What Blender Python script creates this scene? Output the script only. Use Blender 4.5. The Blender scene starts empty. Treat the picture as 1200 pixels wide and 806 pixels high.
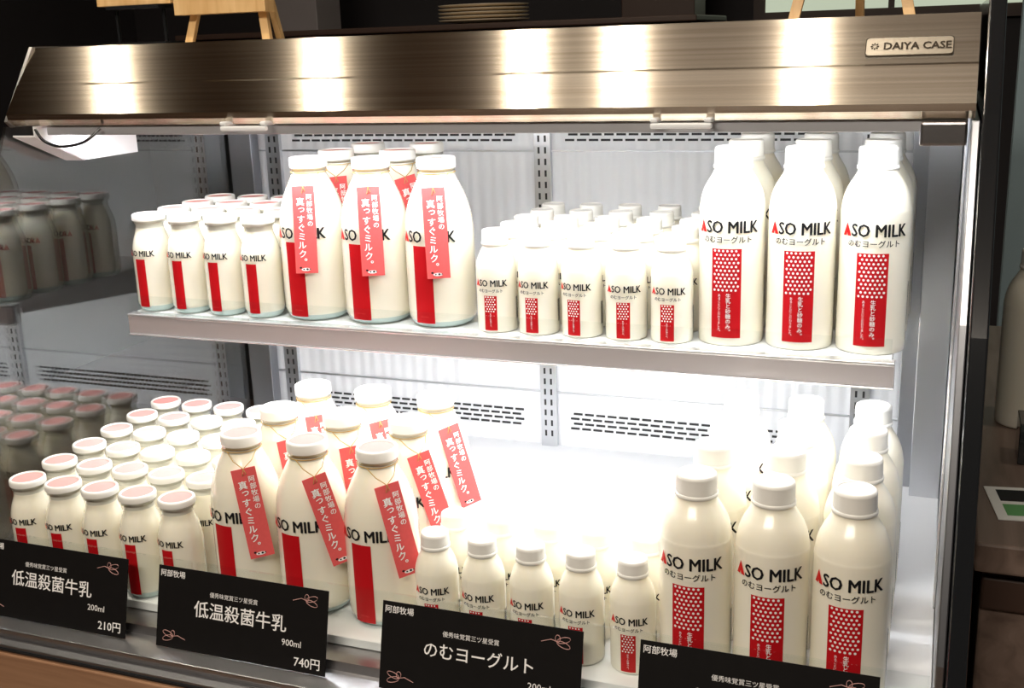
import bpy, math, random
from mathutils import Matrix, Vector
random.seed(3)
sc = bpy.context.scene
COL = sc.collection

# ------------------------------------------------------------------ materials
def newmat(name):
    m = bpy.data.materials.new(name); m.use_nodes = True
    nt = m.node_tree
    return m, nt, nt.nodes.get('Principled BSDF')
def mat(name, col, rough=0.5, metal=0.0, coat=0.0, sss=0.0, emis=None, es=0.0, noise=0.0, nscale=20, spec=None):
    m, nt, p = newmat(name)
    p.inputs['Base Color'].default_value = (*col, 1)
    p.inputs['Roughness'].default_value = rough
    p.inputs['Metallic'].default_value = metal
    p.inputs['Coat Weight'].default_value = coat
    p.inputs['Coat Roughness'].default_value = 0.06
    if spec is not None: p.inputs['Specular IOR Level'].default_value = spec
    if sss:
        p.inputs['Subsurface Weight'].default_value = sss
        p.inputs['Subsurface Radius'].default_value = (1.0, 0.9, 0.7)
        p.inputs['Subsurface Scale'].default_value = 0.03
    if emis:
        p.inputs['Emission Color'].default_value = (*emis, 1)
        p.inputs['Emission Strength'].default_value = es
    if noise:
        tc = nt.nodes.new('ShaderNodeTexCoord'); n = nt.nodes.new('ShaderNodeTexNoise')
        n.inputs['Scale'].default_value = nscale
        mx = nt.nodes.new('ShaderNodeMixRGB'); mx.blend_type = 'MULTIPLY'
        mx.inputs[0].default_value = noise
        mx.inputs[1].default_value = (*col, 1)
        nt.links.new(tc.outputs['Object'], n.inputs['Vector'])
        nt.links.new(n.outputs['Fac'], mx.inputs[2])
        nt.links.new(mx.outputs[0], p.inputs['Base Color'])
    return m
def brushed(name, col, rough, sx, sy, sz, bump=0.15, metal=1.0):
    m, nt, p = newmat(name)
    p.inputs['Base Color'].default_value = (*col, 1)
    p.inputs['Metallic'].default_value = metal
    p.inputs['Roughness'].default_value = rough
    tc = nt.nodes.new('ShaderNodeTexCoord'); mp = nt.nodes.new('ShaderNodeMapping')
    mp.inputs['Scale'].default_value = (sx, sy, sz)
    n = nt.nodes.new('ShaderNodeTexNoise'); n.inputs['Scale'].default_value = 1.0; n.inputs['Detail'].default_value = 3
    b = nt.nodes.new('ShaderNodeBump'); b.inputs['Strength'].default_value = bump; b.inputs['Distance'].default_value = 0.001
    nt.links.new(tc.outputs['Object'], mp.inputs[0]); nt.links.new(mp.outputs[0], n.inputs['Vector'])
    nt.links.new(n.outputs['Fac'], b.inputs['Height']); nt.links.new(b.outputs[0], p.inputs['Normal'])
    return m
def wood(name, c1, c2, sc3=(3, 40, 40), rough=0.45):
    m, nt, p = newmat(name)
    tc = nt.nodes.new('ShaderNodeTexCoord'); mp = nt.nodes.new('ShaderNodeMapping')
    mp.inputs['Scale'].default_value = sc3
    n = nt.nodes.new('ShaderNodeTexNoise'); n.inputs['Scale'].default_value = 1.0; n.inputs['Detail'].default_value = 6
    n.inputs['Distortion'].default_value = 0.6
    r = nt.nodes.new('ShaderNodeValToRGB')
    r.color_ramp.elements[0].position = 0.3; r.color_ramp.elements[0].color = (*c1, 1)
    r.color_ramp.elements[1].position = 0.7; r.color_ramp.elements[1].color = (*c2, 1)
    nt.links.new(tc.outputs['Object'], mp.inputs[0]); nt.links.new(mp.outputs[0], n.inputs['Vector'])
    nt.links.new(n.outputs['Fac'], r.inputs[0]); nt.links.new(r.outputs[0], p.inputs['Base Color'])
    p.inputs['Roughness'].default_value = rough
    return m
def glassmat(name, tint=(0.97, 0.99, 0.98), ior=1.6):
    m = bpy.data.materials.new(name); m.use_nodes = True
    nt = m.node_tree; nt.nodes.clear()
    o = nt.nodes.new('ShaderNodeOutputMaterial'); mx = nt.nodes.new('ShaderNodeMixShader')
    t = nt.nodes.new('ShaderNodeBsdfTransparent'); t.inputs[0].default_value = (*tint, 1)
    g = nt.nodes.new('ShaderNodeBsdfGlossy'); g.inputs['Roughness'].default_value = 0.0
    g.inputs[0].default_value = (1, 1, 1, 1)
    f = nt.nodes.new('ShaderNodeFresnel'); ge = nt.nodes.new('ShaderNodeNewGeometry')
    mr = nt.nodes.new('ShaderNodeMapRange')
    mr.inputs['To Min'].default_value = ior; mr.inputs['To Max'].default_value = 1 / ior
    nt.links.new(ge.outputs['Backfacing'], mr.inputs['Value']); nt.links.new(mr.outputs[0], f.inputs['IOR'])
    nt.links.new(f.outputs[0], mx.inputs[0]); nt.links.new(t.outputs[0], mx.inputs[1]); nt.links.new(g.outputs[0], mx.inputs[2])
    nt.links.new(mx.outputs[0], o.inputs[0])
    return m

M_MILK = mat('milk_in_glass', (0.93, 0.885, 0.75), 0.2, coat=1.0, sss=0.25)
M_PLAST = mat('white_plastic', (0.93, 0.885, 0.755), 0.32, coat=0.3, sss=0.2)
M_CAP = mat('cap_plastic', (0.89, 0.875, 0.83), 0.35)
M_LIDPINK = mat('lid_pink', (0.76, 0.36, 0.34), 0.7, spec=0.15)
M_BASEG = mat('glass_base', (0.50, 0.62, 0.60), 0.08, coat=1.0)
M_NECKG = mat('glass_neck', (0.66, 0.66, 0.58), 0.08, coat=1.0)
M_RED = mat('label_red', (0.52, 0.005, 0.010), 0.5, spec=0.2)
M_BLACK = mat('ink_black', (0.010, 0.010, 0.012), 0.5, spec=0.2)
M_WHITE = mat('ink_white', (0.95, 0.93, 0.92), 0.5)
M_LOGORED = mat('logo_red', (0.66, 0.015, 0.015), 0.4, spec=0.2)
M_REDDIM = mat('embossed_red', (0.72, 0.05, 0.05), 0.4)
M_PINK = mat('tag_paper_pink', (0.78, 0.12, 0.12), 0.9, noise=0.12, nscale=200, spec=0.05)
M_STRING = mat('jute_string', (0.50, 0.33, 0.10), 0.8)
M_CARD = mat('black_card', (0.008, 0.007, 0.007), 0.6, noise=0.3, nscale=60, spec=0.15)
M_ORN = mat('ornament_rose', (0.65, 0.36, 0.33), 0.5)
M_STEEL = brushed('steel_satin', (0.66, 0.67, 0.70), 0.3, 400, 400, 4, 0.08)
M_STEELD = brushed('steel_trim', (0.50, 0.48, 0.48), 0.3, 4, 400, 400, 0.08)
M_PILAST = brushed('steel_pilaster', (0.42, 0.43, 0.46), 0.35, 400, 400, 4, 0.08)
M_RAIL = mat('shelf_rail_aluminium', (0.60, 0.56, 0.58), 0.32, metal=0.4)
M_HOUS = mat('lamp_housing_grey', (0.42, 0.42, 0.44), 0.45, metal=0.2)
M_RAILL = mat('shelf_rail_lip', (0.85, 0.85, 0.87), 0.25, metal=0.7)
M_PAINT = mat('white_enamel', (0.90, 0.91, 0.93), 0.35, noise=0.03, nscale=8)
M_DARKSLOT = mat('slot_dark', (0.03, 0.03, 0.032), 0.7)
M_BLACKP = mat('black_panel', (0.012, 0.013, 0.015), 0.18, coat=0.5)
M_GLASS = glassmat('clear_glass', ior=2.0)
M_GLASS2 = glassmat('guard_glass', (0.975, 0.99, 0.985), ior=1.45)
M_BADGE = mat('badge_metal', (0.52, 0.46, 0.38), 0.35, metal=0.8)
M_BADGED = mat('badge_ink', (0.05, 0.035, 0.02), 0.4, metal=0.3)
M_LED = mat('led_diffuser', (1, 1, 1), 0.5, emis=(0.93, 0.97, 1.0), es=4)
M_EASEL = wood('easel_pine', (0.62, 0.36, 0.14), (0.80, 0.54, 0.26), (60, 60, 8))
M_COUNTER = wood('counter_wood', (0.14, 0.095, 0.075), (0.30, 0.215, 0.175), (30, 3, 30))
M_FRONTW = wood('front_wood', (0.26, 0.13, 0.07), (0.46, 0.26, 0.15), (3, 60, 60))
M_FLOORW = wood('floor_wood', (0.10, 0.06, 0.04), (0.2, 0.13, 0.09), (2, 14, 14))
M_CEIL = wood('ceiling_wood', (0.12, 0.07, 0.035), (0.28, 0.17, 0.09), (1.2, 9, 9), 0.6)
M_WALLD = mat('wall_charcoal', (0.050, 0.044, 0.048), 0.8, noise=0.3, nscale=3)
M_WALLT = mat('wall_slate_teal', (0.28, 0.37, 0.41), 0.8, noise=0.3, nscale=3)
M_BROWN = mat('dark_brown_cabinet', (0.065, 0.036, 0.026), 0.5)
M_GREY = mat('grey_post', (0.34, 0.30, 0.30), 0.6)
M_CREAM = mat('cream_ceramic', (0.75, 0.62, 0.45), 0.4)
M_PAPER = mat('paper', (0.85, 0.85, 0.82), 0.7)
M_GREEN = mat('print_green', (0.12, 0.35, 0.12), 0.6)
M_SPOT = mat('downlight_lamp', (1, 1, 1), 0.5, emis=(1.0, 0.90, 0.74), es=1000)
M_WINDOW = mat('daylight_pane', (0.5, 0.55, 0.5), 0.5, emis=(0.7, 0.8, 0.6), es=0.6)

# canopy : anisotropic brushed steel (tangent from UV, brushed along the canopy)
M_CANOPY, nt, p = newmat('canopy_brushed_steel')
p.inputs['Metallic'].default_value = 1.0
p.inputs['Roughness'].default_value = 0.21
p.inputs['Anisotropic'].default_value = 1.0
tg = nt.nodes.new('ShaderNodeTangent'); tg.direction_type = 'UV_MAP'; tg.uv_map = 'UVMap'
nt.links.new(tg.outputs[0], p.inputs['Tangent'])
tc = nt.nodes.new('ShaderNodeTexCoord'); mp = nt.nodes.new('ShaderNodeMapping'); mp.inputs['Scale'].default_value = (1.2, 260, 260)
n = nt.nodes.new('ShaderNodeTexNoise'); n.inputs['Scale'].default_value = 1.0; n.inputs['Detail'].default_value = 4
rp = nt.nodes.new('ShaderNodeValToRGB')
rp.color_ramp.elements[0].position = .3; rp.color_ramp.elements[0].color = (0.58, 0.49, 0.385, 1)
rp.color_ramp.elements[1].position = .7; rp.color_ramp.elements[1].color = (0.80, 0.72, 0.61, 1)
nt.links.new(tc.outputs['Object'], mp.inputs[0]); nt.links.new(mp.outputs[0], n.inputs['Vector'])
nt.links.new(n.outputs['Fac'], rp.inputs[0]); nt.links.new(rp.outputs[0], p.inputs['Base Color'])

# ribbed back panel
M_BACK, nt, p = newmat('ribbed_back_panel')
p.inputs['Base Color'].default_value = (0.90, 0.91, 0.935, 1); p.inputs['Metallic'].default_value = 0.0
p.inputs['Roughness'].default_value = 0.3
tc = nt.nodes.new('ShaderNodeTexCoord'); wv = nt.nodes.new('ShaderNodeTexWave')
wv.wave_type = 'BANDS'; wv.bands_direction = 'X'; wv.inputs['Scale'].default_value = 14; wv.inputs['Distortion'].default_value = 0.1
bp = nt.nodes.new('ShaderNodeBump'); bp.inputs['Strength'].default_value = 0.45; bp.inputs['Distance'].default_value = 0.004
nt.links.new(tc.outputs['Object'], wv.inputs['Vector']); nt.links.new(wv.outputs['Fac'], bp.inputs['Height']); nt.links.new(bp.outputs[0], p.inputs['Normal'])

# ------------------------------------------------------------------ mesh builder
class MB:
    def __init__(s): s.v = []; s.f = []; s.mi = []; s.sm = []; s.mats = []
    def idx(s, m):
        if m not in s.mats: s.mats.append(m)
        return s.mats.index(m)
    def add(s, verts, faces, m, smooth=False, fn=None):
        o = len(s.v)
        s.v += [tuple(fn(*v)) if fn else tuple(v) for v in verts]
        k = s.idx(m)
        for f in faces:
            s.f.append(tuple(i + o for i in f)); s.mi.append(k); s.sm.append(smooth)
    def box(s, x0, x1, y0, y1, z0, z1, m, fn=None):
        v = [(x, y, z) for x in (x0, x1) for y in (y0, y1) for z in (z0, z1)]
        f = [(0, 1, 3, 2), (4, 6, 7, 5), (0, 4, 5, 1), (2, 3, 7, 6), (0, 2, 6, 4), (1, 5, 7, 3)]
        s.add(v, f, m, fn=fn)
    def prism(s, poly, x0, x1, m):
        n = len(poly)
        v = [(x0, y, z) for y, z in poly] + [(x1, y, z) for y, z in poly]
        f = [tuple(range(n))[::-1], tuple(range(n, 2 * n))]
        f += [(i, (i + 1) % n, n + (i + 1) % n, n + i) for i in range(n)]
        s.add(v, f, m)
    def lathe(s, prof, m, seg=40, top=False, bottom=False, ribs=0.0, cx=0, cy=0):
        v = []; f = []; n = len(prof)
        for r, z in prof:
            for i in range(seg):
                a = 2 * math.pi * i / seg
                rr = r * (1 - ribs * (i % 2))
                v.append((cx + rr * math.cos(a), cy + rr * math.sin(a), z))
        for j in range(n - 1):
            for i in range(seg):
                k = (i + 1) % seg
                f.append((j * seg + i, j * seg + k, (j + 1) * seg + k, (j + 1) * seg + i))
        s.add(v, f, m, smooth=True)
        if top: s.add(v[-seg:], [tuple(range(seg))], m)
        if bottom: s.add(v[:seg], [tuple(range(seg))[::-1]], m)
    def tube(s, pts, r, m, seg=6):
        v = []; f = []
        for i, p in enumerate(pts):
            p = Vector(p)
            d = (Vector(pts[min(i + 1, len(pts) - 1)]) - Vector(pts[max(i - 1, 0)])).normalized()
            u = d.cross(Vector((0.13, 0.3, 1))).normalized() if abs(d.z) < 0.9 else d.cross(Vector((1, 0, 0))).normalized()
            w = d.cross(u)
            for k in range(seg):
                a = 2 * math.pi * k / seg
                v.append(tuple(p + u * r * math.cos(a) + w * r * math.sin(a)))
        for i in range(len(pts) - 1):
            for k in range(seg):
                l = (k + 1) % seg
                f.append((i * seg + k, i * seg + l, (i + 1) * seg + l, (i + 1) * seg + k))
        s.add(v, f, m, smooth=True)
    def mesh(s, name):
        me = bpy.data.meshes.new(name); me.from_pydata(s.v, [], s.f)
        for m in s.mats: me.materials.append(m)
        me.polygons.foreach_set('material_index', s.mi); me.polygons.foreach_set('use_smooth', s.sm)
        me.update(); return me
    def obj(s, name, parent=None, loc=(0, 0, 0), bevel=0.0, recalc=False):
        me = s.mesh(name)
        if recalc:
            import bmesh
            bm = bmesh.new(); bm.from_mesh(me); bmesh.ops.recalc_face_normals(bm, faces=bm.faces); bm.to_mesh(me); bm.free()
        o = bpy.data.objects.new(name, me); COL.objects.link(o); o.location = loc
        if parent: o.parent = parent
        if bevel:
            b = o.modifiers.new('bevel', 'BEVEL'); b.width = bevel; b.segments = 2; b.limit_method = 'ANGLE'
        return o
def empty(name, loc=(0, 0, 0)):
    e = bpy.data.objects.new(name, None); e.empty_display_size = 0.05; COL.objects.link(e); e.location = loc
    return e
def cat(pts, n=4):
    out = []
    P = [pts[0]] + list(pts) + [pts[-1]]
    for i in range(1, len(P) - 2):
        p0, p1, p2, p3 = P[i - 1:i + 3]
        for k in range(n):
            t = k / n
            out.append(tuple(0.5 * ((2 * b) + (-a + c) * t + (2 * a - 5 * b + 4 * c - d) * t * t + (-a + 3 * b - 3 * c + d) * t ** 3) for a, b, c, d in zip(p0, p1, p2, p3)))
    out.append(tuple(pts[-1])); return out

# ------------------------------------------------------------------ text (x, y, layer height)
_tc = {}
def text2d(s, bold=0.0):
    """bold = stroke growth (em): shifted copies, each printed on its own thin layer"""
    key = (s, bold)
    if key in _tc: return _tc[key]
    cu = bpy.data.curves.new('tmp_text', 'FONT'); cu.body = s; cu.size = 1.0; cu.resolution_u = 2
    ob = bpy.data.objects.new('tmp_text', cu); COL.objects.link(ob)
    dg = bpy.context.evaluated_depsgraph_get()
    me = bpy.data.meshes.new_from_object(ob.evaluated_get(dg))
    v = [(q.co.x, q.co.y, 0.0) for q in me.vertices]; f = [tuple(q.vertices) for q in me.polygons]
    bpy.data.objects.remove(ob); bpy.data.curves.remove(cu); bpy.data.meshes.remove(me)
    if bold and v:
        V = []; F = []
        sh = [(-bold, 0), (bold, 0), (0, bold * .5), (0, -bold * .5)]
        for k_, (dx, dy) in enumerate(sh):
            o = len(V); V += [(a + dx, b + dy, k_ * .00010) for a, b, d in v]; F += [tuple(q + o for q in g) for g in f]
        v, f = V, F
    _tc[key] = (v, f)
    return _tc[key]
def bounds(v):
    xs = [q[0] for q in v]; ys = [q[1] for q in v]
    return min(xs), max(xs), min(ys), max(ys)
def htext(s, width=None, height=None, cx=0, cy=0, bold=0.0, align='C'):
    v, f = text2d(s, bold)
    if not v: return [], []
    x0, x1, y0, y1 = bounds(v)
    if width: kx = width / (x1 - x0); ky = kx if not height else height / (y1 - y0)
    else: ky = height / (y1 - y0); kx = ky
    ox = {'C': (x0 + x1) / 2, 'L': x0, 'R': x1}[align]
    return [((a - ox) * kx + cx, (b - (y0 + y1) / 2) * ky + cy, d) for a, b, d in v], f
def vtext(s, size, cx, top, bold=0.0, pitch=1.0):
    V = []; F = []
    for i, ch in enumerate(s):
        v, f = text2d(ch, bold)
        if not v: continue
        x0, x1, y0, y1 = bounds(v)
        cyy = top - (i + 0.5) * size * pitch; cxx = cx
        if ch == '。': cxx += 0.32 * size; cyy += 0.32 * size
        if ch in 'っ': cxx += 0.1 * size; cyy += 0.08 * size
        o = len(V)
        V += [((a - (x0 + x1) / 2) * size + cxx, (b - (y0 + y1) / 2) * size + cyy, d) for a, b, d in v]
        F += [tuple(q + o for q in g) for g in f]
    return V, F
def logo(width, cx, cy):
    v, f = text2d('SO MILK', 0.030)
    x0, x1, y0, y1 = bounds(v); h = y1 - y0
    tw = h * 1.0; gap = h * 0.04
    tot = tw + gap + (x1 - x0)
    k = width / tot
    txt = [((a - x0 + tw + gap) * k - width / 2 + cx, (b - (y0 + y1) / 2) * k * 1.15 + cy, d) for a, b, d in v]
    tri = [(0, 0), (.5, 1.05), (1, 0), (.60, 0), (.5, .26), (.40, 0)]
    tri = [(a * tw * k - width / 2 + cx, (b - .5) * h * k * 1.15 + cy) for a, b in tri]
    return (txt, f), (tri, [(0, 4, 1), (0, 5, 4), (1, 4, 2), (4, 3, 2)])
def wrap(R, th=0.0):
    return lambda x, z: (R * math.sin(th + x / R), -R * math.cos(th + x / R), z)
def put(mb, vf, m, R):
    out = []
    for q in vf[0]:
        rr = R + (q[2] if len(q) > 2 else 0.0)
        out.append((rr * math.sin(q[0] / R), -rr * math.cos(q[0] / R), q[1]))
    mb.add(out, vf[1], m)
def patch(mb, x0, x1, z0, z1, m, R, n=12):
    w = wrap(R); v = []; f = []
    for i in range(n + 1):
        x = x0 + (x1 - x0) * i / n
        v += [w(x, z0), w(x, z1)]
    for i in range(n): f.append((2 * i, 2 * i + 2, 2 * i + 3, 2 * i + 1))
    mb.add(v, f, m, smooth=True)
def dots(mb, x0, x1, z0, z1, nx, nz, r, m, R):
    w = wrap(R)
    for j in range(nz):
        for i in range(nx):
            x = x0 + (x1 - x0) * (i + (0.5 if j % 2 == 0 else 0.0) + 0.25) / nx
            z = z0 + (z1 - z0) * (j + 0.5) / nz
            if x + r > x1 or x - r < x0: continue
            mb.add([w(x + r * math.cos(t * math.pi / 4), z + r * math.sin(t * math.pi / 4)) for t in range(8)], [tuple(range(8))], m)

# ------------------------------------------------------------------ bottle meshes
def milk_bottle_mesh(name, H, R, prof, lipr, lip0, text_z, text_w, rx, r0, r1, rcx=0.0, neck=.9):
    mb = MB()
    pr = cat([(r * R, z * H) for r, z in prof], 4)
    mb.lathe([(R * .70, 0.0), (R * .84, 0.0015), (R * .93, .006), (R * .955, .010)], M_BASEG, bottom=True)
    pr = [(R * .955, .010)] + [q for q in pr if q[1] > .011]
    body = [q for q in pr if q[1] <= neck * H]; top = [q for q in pr if q[1] > neck * H]
    mb.lathe(body, M_MILK)
    zl = lip0 * H
    rr = lipr * R
    mb.lathe([body[-1]] + top + [(rr * .96, zl - .002), (rr * .97, zl + .004)], M_NECKG)
    mb.lathe([(rr * .99, zl + .002), (rr * 1.0, zl + .004), (rr * 1.0, H - .0025), (rr * .97, H - .0006), (rr * .93, H), (rr * .86, H), (rr * .84, H - .002)], M_CAP)
    mb.lathe([(rr * .85, H - .0018), (rr * .3, H - .0014)], M_LIDPINK, top=True)
    t, tri = logo(text_w, 0, text_z * H)
    put(mb, t, M_BLACK, R + .0011); put(mb, tri, M_LOGORED, R + .0011)
    patch(mb, rcx - rx / 2, rcx + rx / 2, r0 * H, r1 * H, M_RED, R + .0005)
    put(mb, htext('ASO MILK', width=rx * .45, cx=rcx, cy=(r0 + .04) * H), M_REDDIM, R + .0009)
    return mb.mesh(name)
PM_L = [(.955, .03), (.99, .06), (1, .10), (1, .30), (1, .52), (.985, .60), (.93, .68), (.83, .755), (.70, .82), (.58, .87), (.51, .905), (.50, .93), (.52, .95)]
PM_S = [(.955, .05), (.99, .08), (1, .12), (1, .35), (1, .58), (.97, .66), (.88, .74), (.77, .80), (.71, .845), (.70, .88), (.74, .92)]
ME_ML = milk_bottle_mesh('glass_milk_bottle', .235, .049, PM_L, .56, .93, .555, .088, .030, .035, .50, rcx=-.006)
ME_MS = milk_bottle_mesh('small_glass_milk_bottle', .150, .0300, PM_S, .84, .925, .615, .050, .0175, .06, .555, neck=.87)

def yog_mesh(name, H, R, prof, capr, cap0, text_z, text_w, sub_z, sub_w, rx, r0, r1, nx, nz, vt):
    mb = MB()
    mb.lathe(cat([(r * R, z * H) for r, z in prof], 4), M_PLAST, bottom=True)
    c = capr * R; z0 = cap0 * H
    mb.lathe([(c * .9, z0 - .002), (c * 1.05, z0), (c * 1.05, z0 + .0035), (c * 1.0, z0 + .0045)], M_CAP)
    mb.lathe([(c * 1.0, z0 + .0045), (c * .985, H - .004)], M_CAP, seg=80, ribs=.025)
    mb.lathe([(c * .985, H - .004), (c * .96, H - .0012), (c * .90, H), (c * .80, H), (c * .78, H - .001)], M_CAP, top=True)
    t, tri = logo(text_w, 0, text_z * H)
    put(mb, t, M_BLACK, R + .0010); put(mb, tri, M_LOGORED, R + .0010)
    put(mb, htext('のむヨーグルト', width=sub_w, cx=0, cy=sub_z * H, bold=.014), M_BLACK, R + .0009)
    patch(mb, -rx / 2, rx / 2, r0 * H, r1 * H, M_RED, R + .0004)
    zm = r0 * H + (r1 - r0) * H * .52
    dots(mb, -rx / 2, rx / 2, zm, r1 * H, nx, nz, rx / nx * .29, M_WHITE, R + .0008)
    ch = (r1 - r0) * H * .5
    if vt:
        put(mb, vtext('生乳と砂糖のみ。', ch / 8.6, rx * .08, zm - ch * .02, .014), M_WHITE, R + .0009)
        put(mb, vtext('あることにこだわりました。', ch / 14.5, -rx * .22, zm - ch * .04), M_WHITE, R + .0009)
    else:
        put(mb, vtext('生乳と砂糖のみ。', ch / 9, 0, zm - ch * .03), M_WHITE, R + .0009)
    for i in range(16):
        w = wrap(R + .0006); x = R * 1.55 + i * R * .02
        wd = R * .008 * (1 + (i * 7 % 3) * .4)
        mb.add([w(x, .12 * H), w(x + wd, .12 * H), w(x + wd, .34 * H), w(x, .34 * H)], [(0, 1, 2, 3)], M_BLACK)
    return mb.mesh(name)
PY_L = [(.86, 0), (.95, .008), (1, .03), (1, .3), (1, .655), (.985, .71), (.93, .76), (.83, .805), (.71, .84), (.61, .868), (.565, .885), (.55, .90)]
PY_S = [(.86, 0), (.95, .012), (1, .04), (1, .3), (1, .60), (.97, .67), (.88, .735), (.77, .785), (.68, .82), (.63, .845), (.62, .86)]
ME_YL = yog_mesh('yogurt_drink_bottle', .250, .0415, PY_L, .57, .895, .615, .084, .552, .064, .038, .045, .505, 7, 11, True)
ME_YS = yog_mesh('small_yogurt_drink_bottle', .140, .0275, PY_S, .66, .855, .50, .050, .425, .036, .0185, .03, .375, 5, 7, False)

# hang tag
mb = MB()
TW, TH = .032, .124
mb.box(-TW / 2, TW / 2, -.0004, .0004, -TH + .004, .004, M_PINK)
fr = lambda a, b: (a, -.0008, b)
def flat(mb, vf, m, f):
    out = []
    for q in vf[0]:
        x, y, z = f(q[0], q[1])
        out.append((x, y - (q[2] if len(q) > 2 else 0.0), z))
    mb.add(out, vf[1], m)
flat(mb, vtext('真っすぐミルク。', .0122, -.0046, -.012, .026, 1.01), M_WHITE, fr)
flat(mb, vtext('阿部牧場の', .0090, .0084, -.007, .014, 1.05), M_WHITE, fr)
flat(mb, ([(.004 * math.cos(t) * 1.7 - .001, .0023 * math.sin(t) - TH + .0095) for t in [i * math.pi / 6 for i in range(12)]], [tuple(range(12))]), M_WHITE, fr)
fr2 = lambda a, b: (a, -.0011, b)
for cx, r in ((-.004, .0013), (.001, .0018), (.0048, .0011)):
    flat(mb, ([(r * math.cos(t) + cx, r * .8 * math.sin(t) - TH + .0098) for t in [i * math.pi / 4 for i in range(8)]], [tuple(range(8))]), M_BLACK, fr2)
flat(mb, ([(.0018 * math.cos(t) - .0085, .0014 * math.sin(t) - TH + .012) for t in [i * math.pi / 4 for i in range(8)]], [tuple(range(8))]), M_BLACK, fr2)
ME_TAG = mb.mesh('hang_tag')
mb = MB()
ring = [(.0262 * math.cos(i * math.pi / 12), .0262 * math.sin(i * math.pi / 12), .214) for i in range(25)]
mb.tube(ring, .0007, M_STRING)
for s_ in (-1, 1):
    mb.tube([(s_ * .019, -.018, .214), (s_ * .012, -.036, .206), (s_ * .002, -.0435, .199), (0, -.0445, .197)], .0006, M_STRING)
mb.tube([(0, -.0445, .197), (.003, -.046, .191), (-.002, -.046, .188), (0, -.0445, .197)], .0005, M_STRING)
ME_STR = mb.mesh('tag_string')

def place(me, name, x, y, z, rot=0.0, tag=None):
    o = bpy.data.objects.new(name, me); COL.objects.link(o)
    o.location = (x, y, z); o.rotation_euler = (0, 0, rot)
    if tag:
        th, roll = math.radians(tag[0]), math.radians(tag[1])
        t = bpy.data.objects.new('hang_tag', ME_TAG); COL.objects.link(t); t.parent = o
        t.location = (math.sin(th) * .0445, -math.cos(th) * .0445, .194)
        t.rotation_euler = (math.radians(-6.5), roll, th)
        s = bpy.data.objects.new('tag_string', ME_STR); COL.objects.link(s); s.parent = o
        s.rotation_euler = (0, 0, th)
    return o
rj = lambda a: math.radians(random.uniform(-a, a))
ZS = 1.114; ZD = .770
# ---- upper shelf
for r in range(4):
    for i in range(4):
        place(ME_MS, 'small_glass_milk_bottle', -1.143 + i * .0655 - .004 * r, 1.407 + r * .068, ZS, rj(6))
for (x, y, t) in [(-.866, 1.428, (17, 0)), (-.765, 1.430, (18, -1)), (-.664, 1.432, (17, -2)),
                  (-.880, 1.535, (25, -3)), (-.776, 1.537, (38, -14)), (-.883, 1.645, None), (-.778, 1.645, None)]:
    place(ME_ML, 'glass_milk_bottle', x, y, ZS, rj(3), t)
for r in range(5):
    for i in range(5):
        place(ME_YS, 'small_yogurt_drink_bottle', -.571 + i * .0615 + .003 * (r % 2), 1.410 + r * .062, ZS, rj(8))
for r in range(3):
    for i in range(3):
        place(ME_YL, 'yogurt_drink_bottle', -.252 + i * .0872, 1.432 + r * .095, ZS, rj(4))
# ---- lower deck
for r in range(6):
    for i in range(5):
        place(ME_MS, 'small_glass_milk_bottle', -1.207 + i * .0645 - .007 * r, 1.157 + r * .072, ZD, rj(6))
lt = [(38, -7), (42, -14), (42, -10), (44, -6), (44, -4), (46, -14), (30, -5), (40, -8), (44, -12)]
k = 0
for r in range(3):
    for i in range(3):
        place(ME_ML, 'glass_milk_bottle', -.868 + i * .103 - .009 * r, 1.203 + r * .110, ZD, rj(4), lt[k]); k += 1
for r in range(2):
    for i in range(5):
        place(ME_YS, 'small_yogurt_drink_bottle', -.573 + i * .0640, 1.176 + r * .062, ZD, rj(7))
for r in range(4):
    for i in range(3):
        place(ME_YL, 'yogurt_drink_bottle', -.245 + i * .0870, 1.190 + r * .100, ZD, rj(5))

# ------------------------------------------------------------------ display case
case = empty('refrigerated_display_case')
XL, XR = -1.285, .020
# canopy
mb = MB()
mb.prism([(1.300, 1.421), (1.3285, 1.4605), (1.3315, 1.4625), (1.373, 1.514), (1.92, 1.514), (1.92, 1.404), (1.312, 1.4045), (1.302, 1.413)], XL - .004, .0245, M_CANOPY)
can = mb.obj('canopy', case, recalc=True)
uvl = can.data.uv_layers.new(name='UVMap')
for lp in can.data.loops:
    co_ = can.data.vertices[lp.vertex_index].co
    uvl.data[lp.index].uv = (co_.z * 3.0 + co_.y * .5, co_.x)
mb = MB()
mb.prism([(1.300, 1.411), (1.370, 1.516), (1.925, 1.516), (1.925, 1.400), (1.31, 1.402)], XL - .010, XL - .0042, M_STEELD)
mb.obj('canopy_end_cap', case, recalc=True)
# lamp housing + handles
mb = MB()
mb.box(XL + .05, XR - .002, 1.326, 1.385, 1.3985, 1.4035, M_STEELD)
mb.box(XL + .05, XR - .002, 1.318, 1.3255, 1.3900, 1.4035, M_HOUS)
mb.obj('lamp_housing', case, bevel=.0015)
mb = MB()
mb.box(XL + .06, XR - .02, 1.335, 1.380, 1.3935, 1.3983, M_LED)
mb.obj('led_tube_canopy', case)
for n, hx in enumerate((-.880, -.289)):
    mb = MB()
    w = .036
    mb.box(hx - w, hx + w, 1.292, 1.299, 1.3965, 1.4030, M_PAINT)
    mb.box(hx - w, hx - w + .009, 1.292, 1.318, 1.4032, 1.409, M_PAINT)
    mb.box(hx + w - .009, hx + w, 1.292, 1.318, 1.4032, 1.409, M_PAINT)
    mb.obj('lamp_handle_%d' % (n + 1), case, bevel=.002)
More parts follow.
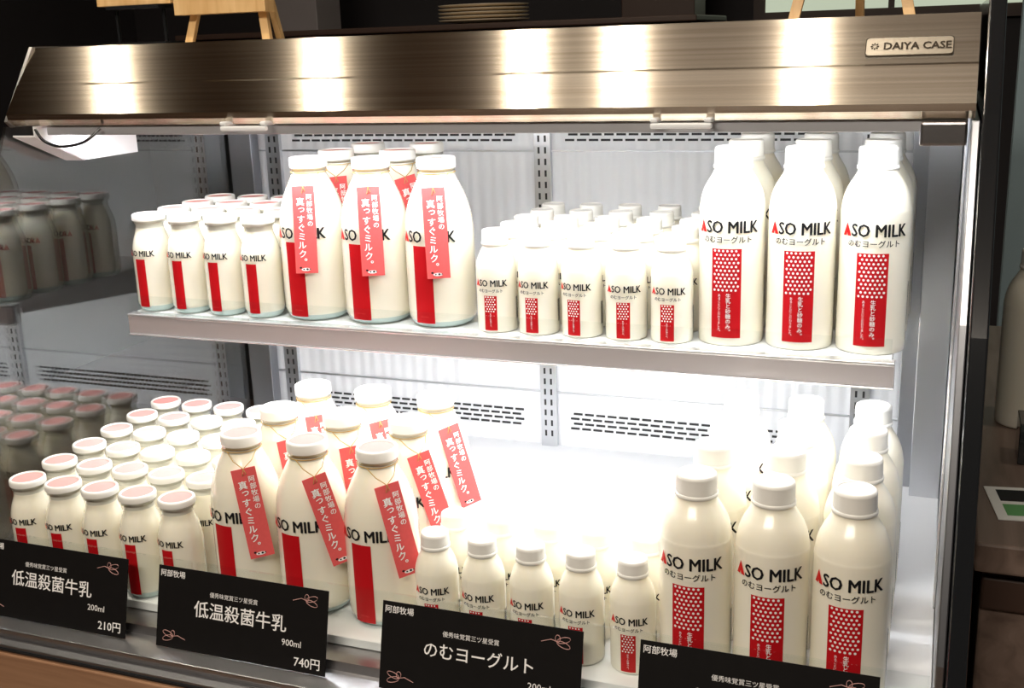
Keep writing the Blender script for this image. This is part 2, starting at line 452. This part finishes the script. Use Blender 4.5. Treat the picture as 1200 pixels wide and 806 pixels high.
# left white lamp bracket plate (thin, folded sheet) + cord
mb = MB()
mb.prism([(1.30, 1.404), (1.30, 1.390), (1.40, 1.346), (1.52, 1.346), (1.52, 1.404)], XL + .042, XL + .0445, M_PAINT)
mb.prism([(1.30, 1.3885), (1.40, 1.3445), (1.40, 1.3470), (1.30, 1.3910)], XL + .003, XL + .0415, M_PAINT)
mb.obj('lamp_bracket_left', case, recalc=True)
mb = MB()
mb.tube(cat([(-1.235, 1.296, 1.400), (-1.22, 1.294, 1.384), (-1.19, 1.294, 1.376), (-1.15, 1.296, 1.382), (-1.13, 1.310, 1.400)], 6), .0022, M_BLACKP, 8)
mb.obj('lamp_cord', case)
mb = MB()
mb.box(XR - .050, XR - .002, 1.300, 1.3175, 1.376, 1.402, M_STEELD)
mb.obj('lamp_bracket_right', case, bevel=.003)
# back wall
mb = MB()
mb.box(XL, XR, 1.872, 1.90, .66, 1.404, M_BACK)
mb.obj('back_panel', case)
def column(n, x, w=.030):
    mb = MB()
    mb.box(x - w / 2, x + w / 2, 1.862, 1.8715, ZD, 1.403, M_STEEL)
    z = ZD + .02
    while z < 1.39:
        for dx in (-.006, .006):
            mb.box(x + dx - .0018, x + dx + .0018, 1.8612, 1.8622, z, z + .011, M_DARKSLOT)
        z += .020
    mb.obj('shelf_upright_%d' % n, case, bevel=0)
column(1, -1.205); column(2, -.660); column(3, -.112)
def louvre(n, x0, x1, zc, rows):
    mb = MB()
    for r in range(rows):
        z = zc + (r - (rows - 1) / 2) * .0095
        x = x0 + (.006 if r % 2 else 0)
        while x + .016 < x1:
            mb.box(x, x + .0165, 1.8700, 1.8718, z - .0018, z + .0018, M_DARKSLOT)
            x += .0215
    mb.obj('air_grille_%d' % n, case)
louvre(1, -1.165, -.70, .820, 4); louvre(2, -.62, -.155, .820, 4)
louvre(3, -1.165, -.70, 1.337, 2); louvre(4, -.62, -.155, 1.337, 2)
mb = MB()
for z in (.872, 1.312):
    mb.box(XL + .01, XR - .01, 1.868, 1.8719, z, z + .003, M_STEEL)
mb.obj('back_panel_fold', case)
# corner pilasters
mb = MB()
mb.box(-.050, -.026, 1.838, 1.8615, ZD, 1.403, M_PILAST)
mb.box(-.0255, XR, 1.80, 1.8615, ZD, 1.403, M_STEEL)
mb.obj('corner_pilaster_right', case, bevel=.001)
mb = MB()
mb.box(XL + .001, XL + .05, 1.835, 1.8615, ZD, 1.403, M_PILAST)
mb.obj('corner_pilaster_left', case, bevel=.001)
# deck
mb = MB()
mb.box(XL, XR, 1.125, 1.8715, ZD - .012, ZD, M_PAINT)
mb.obj('deck_tray', case, bevel=.001)
# case body
mb = MB()
mb.box(XL, XR + .012, 1.09, 1.90, .08, ZD - .013, M_STEELD)
mb.obj('case_body', case)
mb = MB()
mb.box(XL - .02, XR + .012, 1.040, 1.089, .10, .706, M_FRONTW)
mb.obj('front_cladding', case, bevel=.002)
mb = MB()
mb.prism([(1.046, .7075), (1.046, .716), (1.058, .720), (1.058, .726), (1.054, .728), (1.054, .735), (1.124, .752), (1.124, .7075)], XL - .02, XR + .012, M_STEEL)
mb.obj('front_rail', case, bevel=.001, recalc=True)
mb = MB()
mb.box(XL - .02, XR + .012, 1.0435, 1.0458, .7085, .7115, M_BLACKP)
mb.obj('front_rail_gasket', case)
# front guard glass
mb = MB()
mb.box(XL + .004, XR - .004, 1.112, 1.116, .740, .850, M_GLASS2)
mb.obj('front_guard_glass', case)
# left glass side
side = [(1.085, .70), (1.085, .86), (1.20, 1.20), (1.296, 1.404), (1.90, 1.404), (1.90, .70)]
mb = MB(); mb.prism(side, XL - .009, XL - .003, M_GLASS)
mb.obj('side_glass_left', case, recalc=True)
# right side panel : satin steel inner, black outer frame
mb = MB(); mb.prism([(1.12, .70), (1.12, .86), (1.22, 1.20), (1.305, 1.403), (1.90, 1.403), (1.90, .70)], XR + .001, XR + .010, M_PILAST)
mb.box(XR - .0025, XR + .0009, 1.42, 1.455, ZD, 1.40, M_RAILL)
mb.obj('side_panel_right', case, bevel=.0015, recalc=True)
mb = MB(); mb.prism([(1.045, .10), (1.060, .86), (1.17, 1.20), (1.285, 1.41), (1.36, 1.53), (1.92, 1.53), (1.92, .10)], .0310, .049, M_BLACKP)
mb.obj('end_frame_right', case, bevel=.002, recalc=True)
# shelf
SX0, SX1 = -1.168, -.048
mb = MB()
mb.box(SX0, SX1, 1.385, 1.78, ZS - .010, ZS, M_PAINT)
mb.obj('shelf_plate', case, bevel=.001)
mb = MB()
mb.box(SX0 - .004, SX1 + .004, 1.367, 1.384, ZS - .032, ZS - .005, M_RAIL)
mb.box(SX0 - .004, SX1 + .004, 1.3655, 1.384, ZS - .0048, ZS - .001, M_RAILL)
mb.box(SX0 - .004, SX1 + .004, 1.3650, 1.384, ZS - .0345, ZS - .0322, M_RAILL)
mb.obj('shelf_front_rail', case, bevel=.0008)
mb = MB()
mb.box(SX0, SX1, 1.3690, 1.3715, ZS + .0002, ZS + .028, M_GLASS2)
mb.obj('shelf_guard_glass', case)
for n, x in enumerate((-1.160, -.660, -.055)):
    mb = MB(); mb.prism([(1.40, ZS - .011), (1.861, ZS - .011), (1.861, ZS - .07), (1.80, ZS - .06), (1.40, ZS - .022)], x - .0015, x + .0015, M_PAINT)
    mb.obj('shelf_bracket_%d' % (n + 1), case, recalc=True)
mb = MB()
mb.box(SX0 + .03, SX1 - .03, 1.390, 1.412, ZS - .030, ZS - .0225, M_LED)
mb.box(SX0 + .03, SX1 - .03, 1.388, 1.414, ZS - .022, ZS - .0105, M_PAINT)
mb.obj('led_tube_shelf', case)
# badge on canopy
fy, fz = 1.373 - 1.3315, 1.514 - 1.4625
ang = math.atan2(fz, fy)
mb = MB()
bw, bh = .046, .0125
pts = []
for cxs, cys, a0 in ((1, 1, 0), (-1, 1, 90), (-1, -1, 180), (1, -1, 270)):
    for q in range(5):
        a = math.radians(a0 + q * 22.5); pts.append((cxs * (bw - .004) + .004 * math.cos(a), cys * (bh - .004) + .004 * math.sin(a)))
def plate(mb, pts, h0, h1, m):
    n = len(pts)
    mb.add([(a, -h0, b) for a, b in pts] + [(a, -h1, b) for a, b in pts], [tuple(range(n, 2 * n))] + [(i, (i + 1) % n, n + (i + 1) % n, n + i) for i in range(n)], m)
plate(mb, pts, 0, .002, M_BADGED)
plate(mb, [(a * .975, b * .92) for a, b in pts], .002, .0026, M_BADGE)
f3 = lambda a, b: (a, -.0030, b)
flat(mb, htext('DAIYA CASE', width=.070, height=.0098, cx=.0085, cy=0, bold=.035), M_BADGED, f3)
for q in range(8):
    a = q * math.pi / 4
    flat(mb, ([(-.036 + .0045 * math.cos(a + d) * s_, .0045 * math.sin(a + d) * s_) for d, s_ in ((-.3, .8), (0, 1.1), (.3, .8), (0, .3))], [(0, 1, 2, 3)]), M_BADGED, f3)
t_ = .32
o = mb.obj('maker_badge', case, loc=(-.047, 1.3315 + fy * t_ - .0003, 1.4625 + fz * t_ + .0002))
o.rotation_euler = (ang - math.pi / 2, 0, 0)

# ------------------------------------------------------------------ price cards
def card(x0, title, ml, price, dz=0):
    W, Hc = .256, .108
    mb = MB()
    mb.box(0, W, 0, .0015, 0, Hc, M_CARD)
    f = lambda a, b: (a, -.0004, b)
    flat(mb, htext('阿部牧場', height=.0092, cx=.004, cy=Hc - .009, align='L', bold=.012), M_WHITE, f)
    flat(mb, htext('優秀味覚賞三ツ星受賞', height=.0068, cx=W * .46, cy=Hc - .029), M_WHITE, f)
    flat(mb, htext(title, width=.140, cx=W * .50, cy=Hc - .050, bold=.012), M_WHITE, f)
    flat(mb, htext(ml, height=.0082, cx=W * .86, cy=Hc - .073, align='R'), M_WHITE, f)
    flat(mb, htext(price, height=.0135, cx=W * .97, cy=.013, align='R', bold=.012), M_WHITE, f)
    for cx, cy, sg in ((W - .026, Hc - .016, 1), (.022, .016, -1)):
        for a0, rx_, ry_ in ((0.5, .009, .0045), (-.5, .009, .0045), (1.6, .006, .003)):
            pts = []
            for t in range(17):
                q = t * math.pi / 8
                px, py = rx_ * math.cos(q) + rx_ * .9, ry_ * math.sin(q)
                pts.append((cx + sg * (px * math.cos(a0) - py * math.sin(a0)) - sg * .004, -.0006, cy + (px * math.sin(a0) + py * math.cos(a0)) * .7))
            mb.tube(pts, .0004, M_ORN, 4)
        mb.tube([(cx - sg * .004 - sg * .02, -.0006, cy - .002), (cx - sg * .012, -.0006, cy + .002), (cx - sg * .004, -.0006, cy)], .0004, M_ORN, 4)
    o = mb.obj('price_card', None, loc=(x0, 1.0745, .7415 + dz))
    o.rotation_euler = (math.radians(-14), 0, 0)
    return o
card(-1.250, '低温殺菌牛乳', '200ml', '210円')
card(-.943, '低温殺菌牛乳', '900ml', '740円')
card(-.611, 'のむヨーグルト', '200ml', '180円')
card(-.288, 'のむヨーグルト', '900ml', '680円', .002)

# ------------------------------------------------------------------ easels on the canopy
def easel(name, x, y, z, w=.066, h=.24):
    mb = MB()
    def bar(p, q, tx, ty):
        p, q = Vector(p), Vector(q)
        v = []
        for c in (p, q):
            v += [(c.x - tx, c.y - ty, c.z), (c.x + tx, c.y - ty, c.z), (c.x + tx, c.y + ty, c.z), (c.x - tx, c.y + ty, c.z)]
        mb.add(v, [(3, 2, 1, 0), (4, 5, 6, 7), (0, 1, 5, 4), (1, 2, 6, 5), (2, 3, 7, 6), (3, 0, 4, 7)], M_EASEL)
    bar((-w, 0, 0), (-.014, .05, h), .0065, .004)
    bar((w, 0, 0), (.014, .05, h), .0065, .004)
    bar((0, .14, 0), (0, .056, h), .0055, .004)
    mb.box(-w * 1.16, w * 1.16, -.012, .008, .038, .054, M_EASEL)
    mb.box(-w * 1.16, w * 1.16, -.016, -.012, .038, .062, M_EASEL)
    mb.box(-.022, .022, .042, .052, h - .03, h - .018, M_EASEL)
    fn = lambda a, b, c: (a, b + (c - .055) * .2, c)
    mb.box(-.075, .075, -.004, .002, .0555, .175, M_BROWN, fn=fn)
    mb.box(-.067, .067, -.0052, -.0042, .069, .167, M_PAPER, fn=fn)
    return mb.obj(name, None, loc=(x, y, z), bevel=.0008)
easel('tabletop_easel', -.980, 1.425, 1.5142)
easel('tabletop_easel', -.118, 1.44, 1.5142)
mb = MB()
mb.box(-.07, .07, 0, .012, .060, .16, M_EASEL); mb.box(-.058, .058, -.001, 0, .072, .148, M_PAPER)
mb.box(-.05, .05, -.005, .03, .054, .0595, M_BLACKP)
for sx_ in (-.045, .045):
    mb.box(sx_ - .002, sx_ + .002, .012, .017, .004, .0535, M_BLACKP)
mb.box(-.06, .06, -.01, .05, 0, .0038, M_BLACKP)
mb.obj('picture_frame_on_stand', None, loc=(-1.20, 1.50, 1.5142), bevel=.001)

# ------------------------------------------------------------------ right counter and things on it
mb = MB()
mb.box(.055, 1.35, 1.24, 2.25, .915, .95, M_COUNTER)
mb.box(.065, 1.34, 1.27, 2.24, 0, .914, M_COUNTER)
mb.box(.065, 1.34, 1.262, 1.2695, .86, .90, M_BROWN)
mb.obj('wooden_counter', None, bevel=.003)
place(ME_YL, 'yogurt_drink_bottle', .127, 1.68, .9505, math.radians(70))
mb = MB()
mb.box(0, .14, 0, .10, 0, .0012, M_PAPER)
mb.box(.012, .128, .055, .09, .0013, .0016, M_BLACK)
mb.box(.012, .05, .012, .045, .0013, .0016, M_GREEN)
for i in range(4): mb.box(.06, .125, .014 + i * .008, .017 + i * .008, .0013, .0016, M_BLACK)
o = mb.obj('leaflet', None, loc=(.080, 1.31, .9505)); o.rotation_euler = (0, 0, math.radians(8))
mb = MB()
mb.box(0, .09, 0, .06, 0, .055, M_BLACKP); mb.box(.01, .08, -.002, 0, .01, .045, M_PAPER)
mb.obj('card_holder', None, loc=(.108, 1.50, .9505), bevel=.003)

# ------------------------------------------------------------------ room
def shell(name, x0, x1, y0, y1, z0, z1, m):
    mb = MB(); mb.box(x0, x1, y0, y1, z0, z1, m); return mb.obj(name)
shell('floor', -4, 3, -3, 5, -.05, 0, M_FLOORW)
shell('ceiling', -4, 3, -3, 5, 2.8, 2.85, M_CEIL)
shell('wall_back', -4, 3, 5, 5.1, 0, 2.8, M_WALLD)
shell('wall_left', -4.1, -4, -3, 5, 0, 2.8, M_WALLD)
shell('wall_right', 3, 3.1, -3, 5, 0, 2.8, M_WALLT)
shell('wall_front', -4, 3, -3.1, -3, 0, 2.8, M_WALLD)
shell('wall_partition', .12, 3, 2.5, 2.56, 0, 2.8, M_WALLT)
mb = MB()
mb.box(-2.6, -.75, 3.5, 3.95, 0, 1.54, M_BROWN)
mb.box(-2.62, -.73, 3.48, 3.97, 1.541, 1.56, M_BROWN)
mb.box(-2.55, -1.7, 3.49, 3.4995, .2, 1.45, M_BLACKP); mb.box(-1.65, -.8, 3.49, 3.4995, .2, 1.45, M_BLACKP)
mb.obj('back_sideboard', None, bevel=.004)
mb = MB()
for k_ in range(5):
    mb.lathe([(.06, k_ * .012), (.15, k_ * .012 + .010), (.155, k_ * .012 + .014), (.12, k_ * .012 + .0135)], M_CREAM, top=True, bottom=True)
mb.obj('plate_stack', None, loc=(-1.50, 3.68, 1.5605))
mb = MB(); mb.box(-.14, .14, -.1, .1, 0, 2.8, M_BROWN); mb.box(-.15, .15, -.11, .11, 0, .12, M_BROWN)
mb.obj('timber_post', None, loc=(-1.05, 4.4, 0), bevel=.004)
mb = MB(); mb.box(-.1, .1, -.1, .1, 0, 2.8, M_GREY); mb.box(-.11, .11, -.11, .11, 0, .12, M_BROWN)
mb.obj('support_post', None, loc=(-2.55, 4.3, 0), bevel=.004)
mb = MB()
mb.box(-.55, .55, 0, .04, 0, .9, M_BROWN); mb.box(-.5, .5, -.004, 0, .05, .85, M_WINDOW)
mb.box(-.012, .012, -.012, -.004, .05, .85, M_BROWN)
mb.obj('window_1', None, loc=(-.25, 4.958, 1.53))
mb = MB()
mb.box(-.3, .3, -.2, .2, 0, 1.45, M_BLACKP); mb.box(-.28, .28, -.205, -.2, .8, 1.2, M_GREY); mb.box(-.28, .28, -.205, -.2, .2, .7, M_GREY)
mb.obj('storage_cabinet', None, loc=(-3.1, 2.3, 0), bevel=.004)
# downlights; the last two are added to brighten the counter and back area
for i, (x, y) in enumerate([(-1.60, .86), (-1.01, .86), (-.755, .86), (-.320, .86), (-2.3, .86), (.75, 1.5), (-1.2, 3.1)]):
    mb = MB()
    mb.lathe([(.060, 2.799), (.058, 2.79), (.030, 2.79), (.022, 2.798)], M_GREY, seg=32)
    mb.lathe([(.020, 2.7955), (.0195, 2.7950)], M_SPOT, seg=32, top=True)
    mb.obj('ceiling_downlight', None, loc=(x, y, 0))

# ------------------------------------------------------------------ lights
def area(name, loc, rot, sx, sy, P, col, parent=None):
    l = bpy.data.lights.new(name, 'AREA'); l.shape = 'RECTANGLE'; l.size = sx; l.size_y = sy; l.energy = P; l.color = col
    o = bpy.data.objects.new(name, l); COL.objects.link(o); o.location = loc; o.rotation_euler = rot
    if parent: o.parent = parent
    return o
area('canopy_led', (-.63, 1.360, 1.3925), (math.radians(20), 0, 0), 1.2, .045, 7.0, (.94, .97, 1), case)
area('shelf_led', (-.61, 1.401, ZS - .032), (math.radians(4), 0, 0), 1.08, .02, 4.4, (.95, .975, 1), case)
area('added_front_fill', (-.6, -.9, 2.76), (math.radians(25), 0, 0), 1.6, .5, 80, (1, .90, .77))  # unseen fill added behind the camera to brighten the bottle fronts
w = bpy.data.worlds.new('World'); sc.world = w; w.use_nodes = True
w.node_tree.nodes['Background'].inputs[0].default_value = (.5, .5, .55, 1)
w.node_tree.nodes['Background'].inputs[1].default_value = .1

# ------------------------------------------------------------------ camera
cam = bpy.data.cameras.new('camera'); co = bpy.data.objects.new('camera', cam); COL.objects.link(co)
cam.lens = 39.54; cam.sensor_width = 36; cam.sensor_fit = 'HORIZONTAL'; cam.clip_start = .02
r = Vector((.934, .3556, -.0335)); u = Vector((-.0622, .2543, .9651)); b = Vector((.3517, -.8993, .2597))
co.matrix_world = Matrix(((r.x, u.x, b.x, 0), (r.y, u.y, b.y, 0), (r.z, u.z, b.z, 1.5), (0, 0, 0, 1)))
sc.camera = co
sc.view_settings.view_transform = 'Standard'
sc.view_settings.exposure = 0
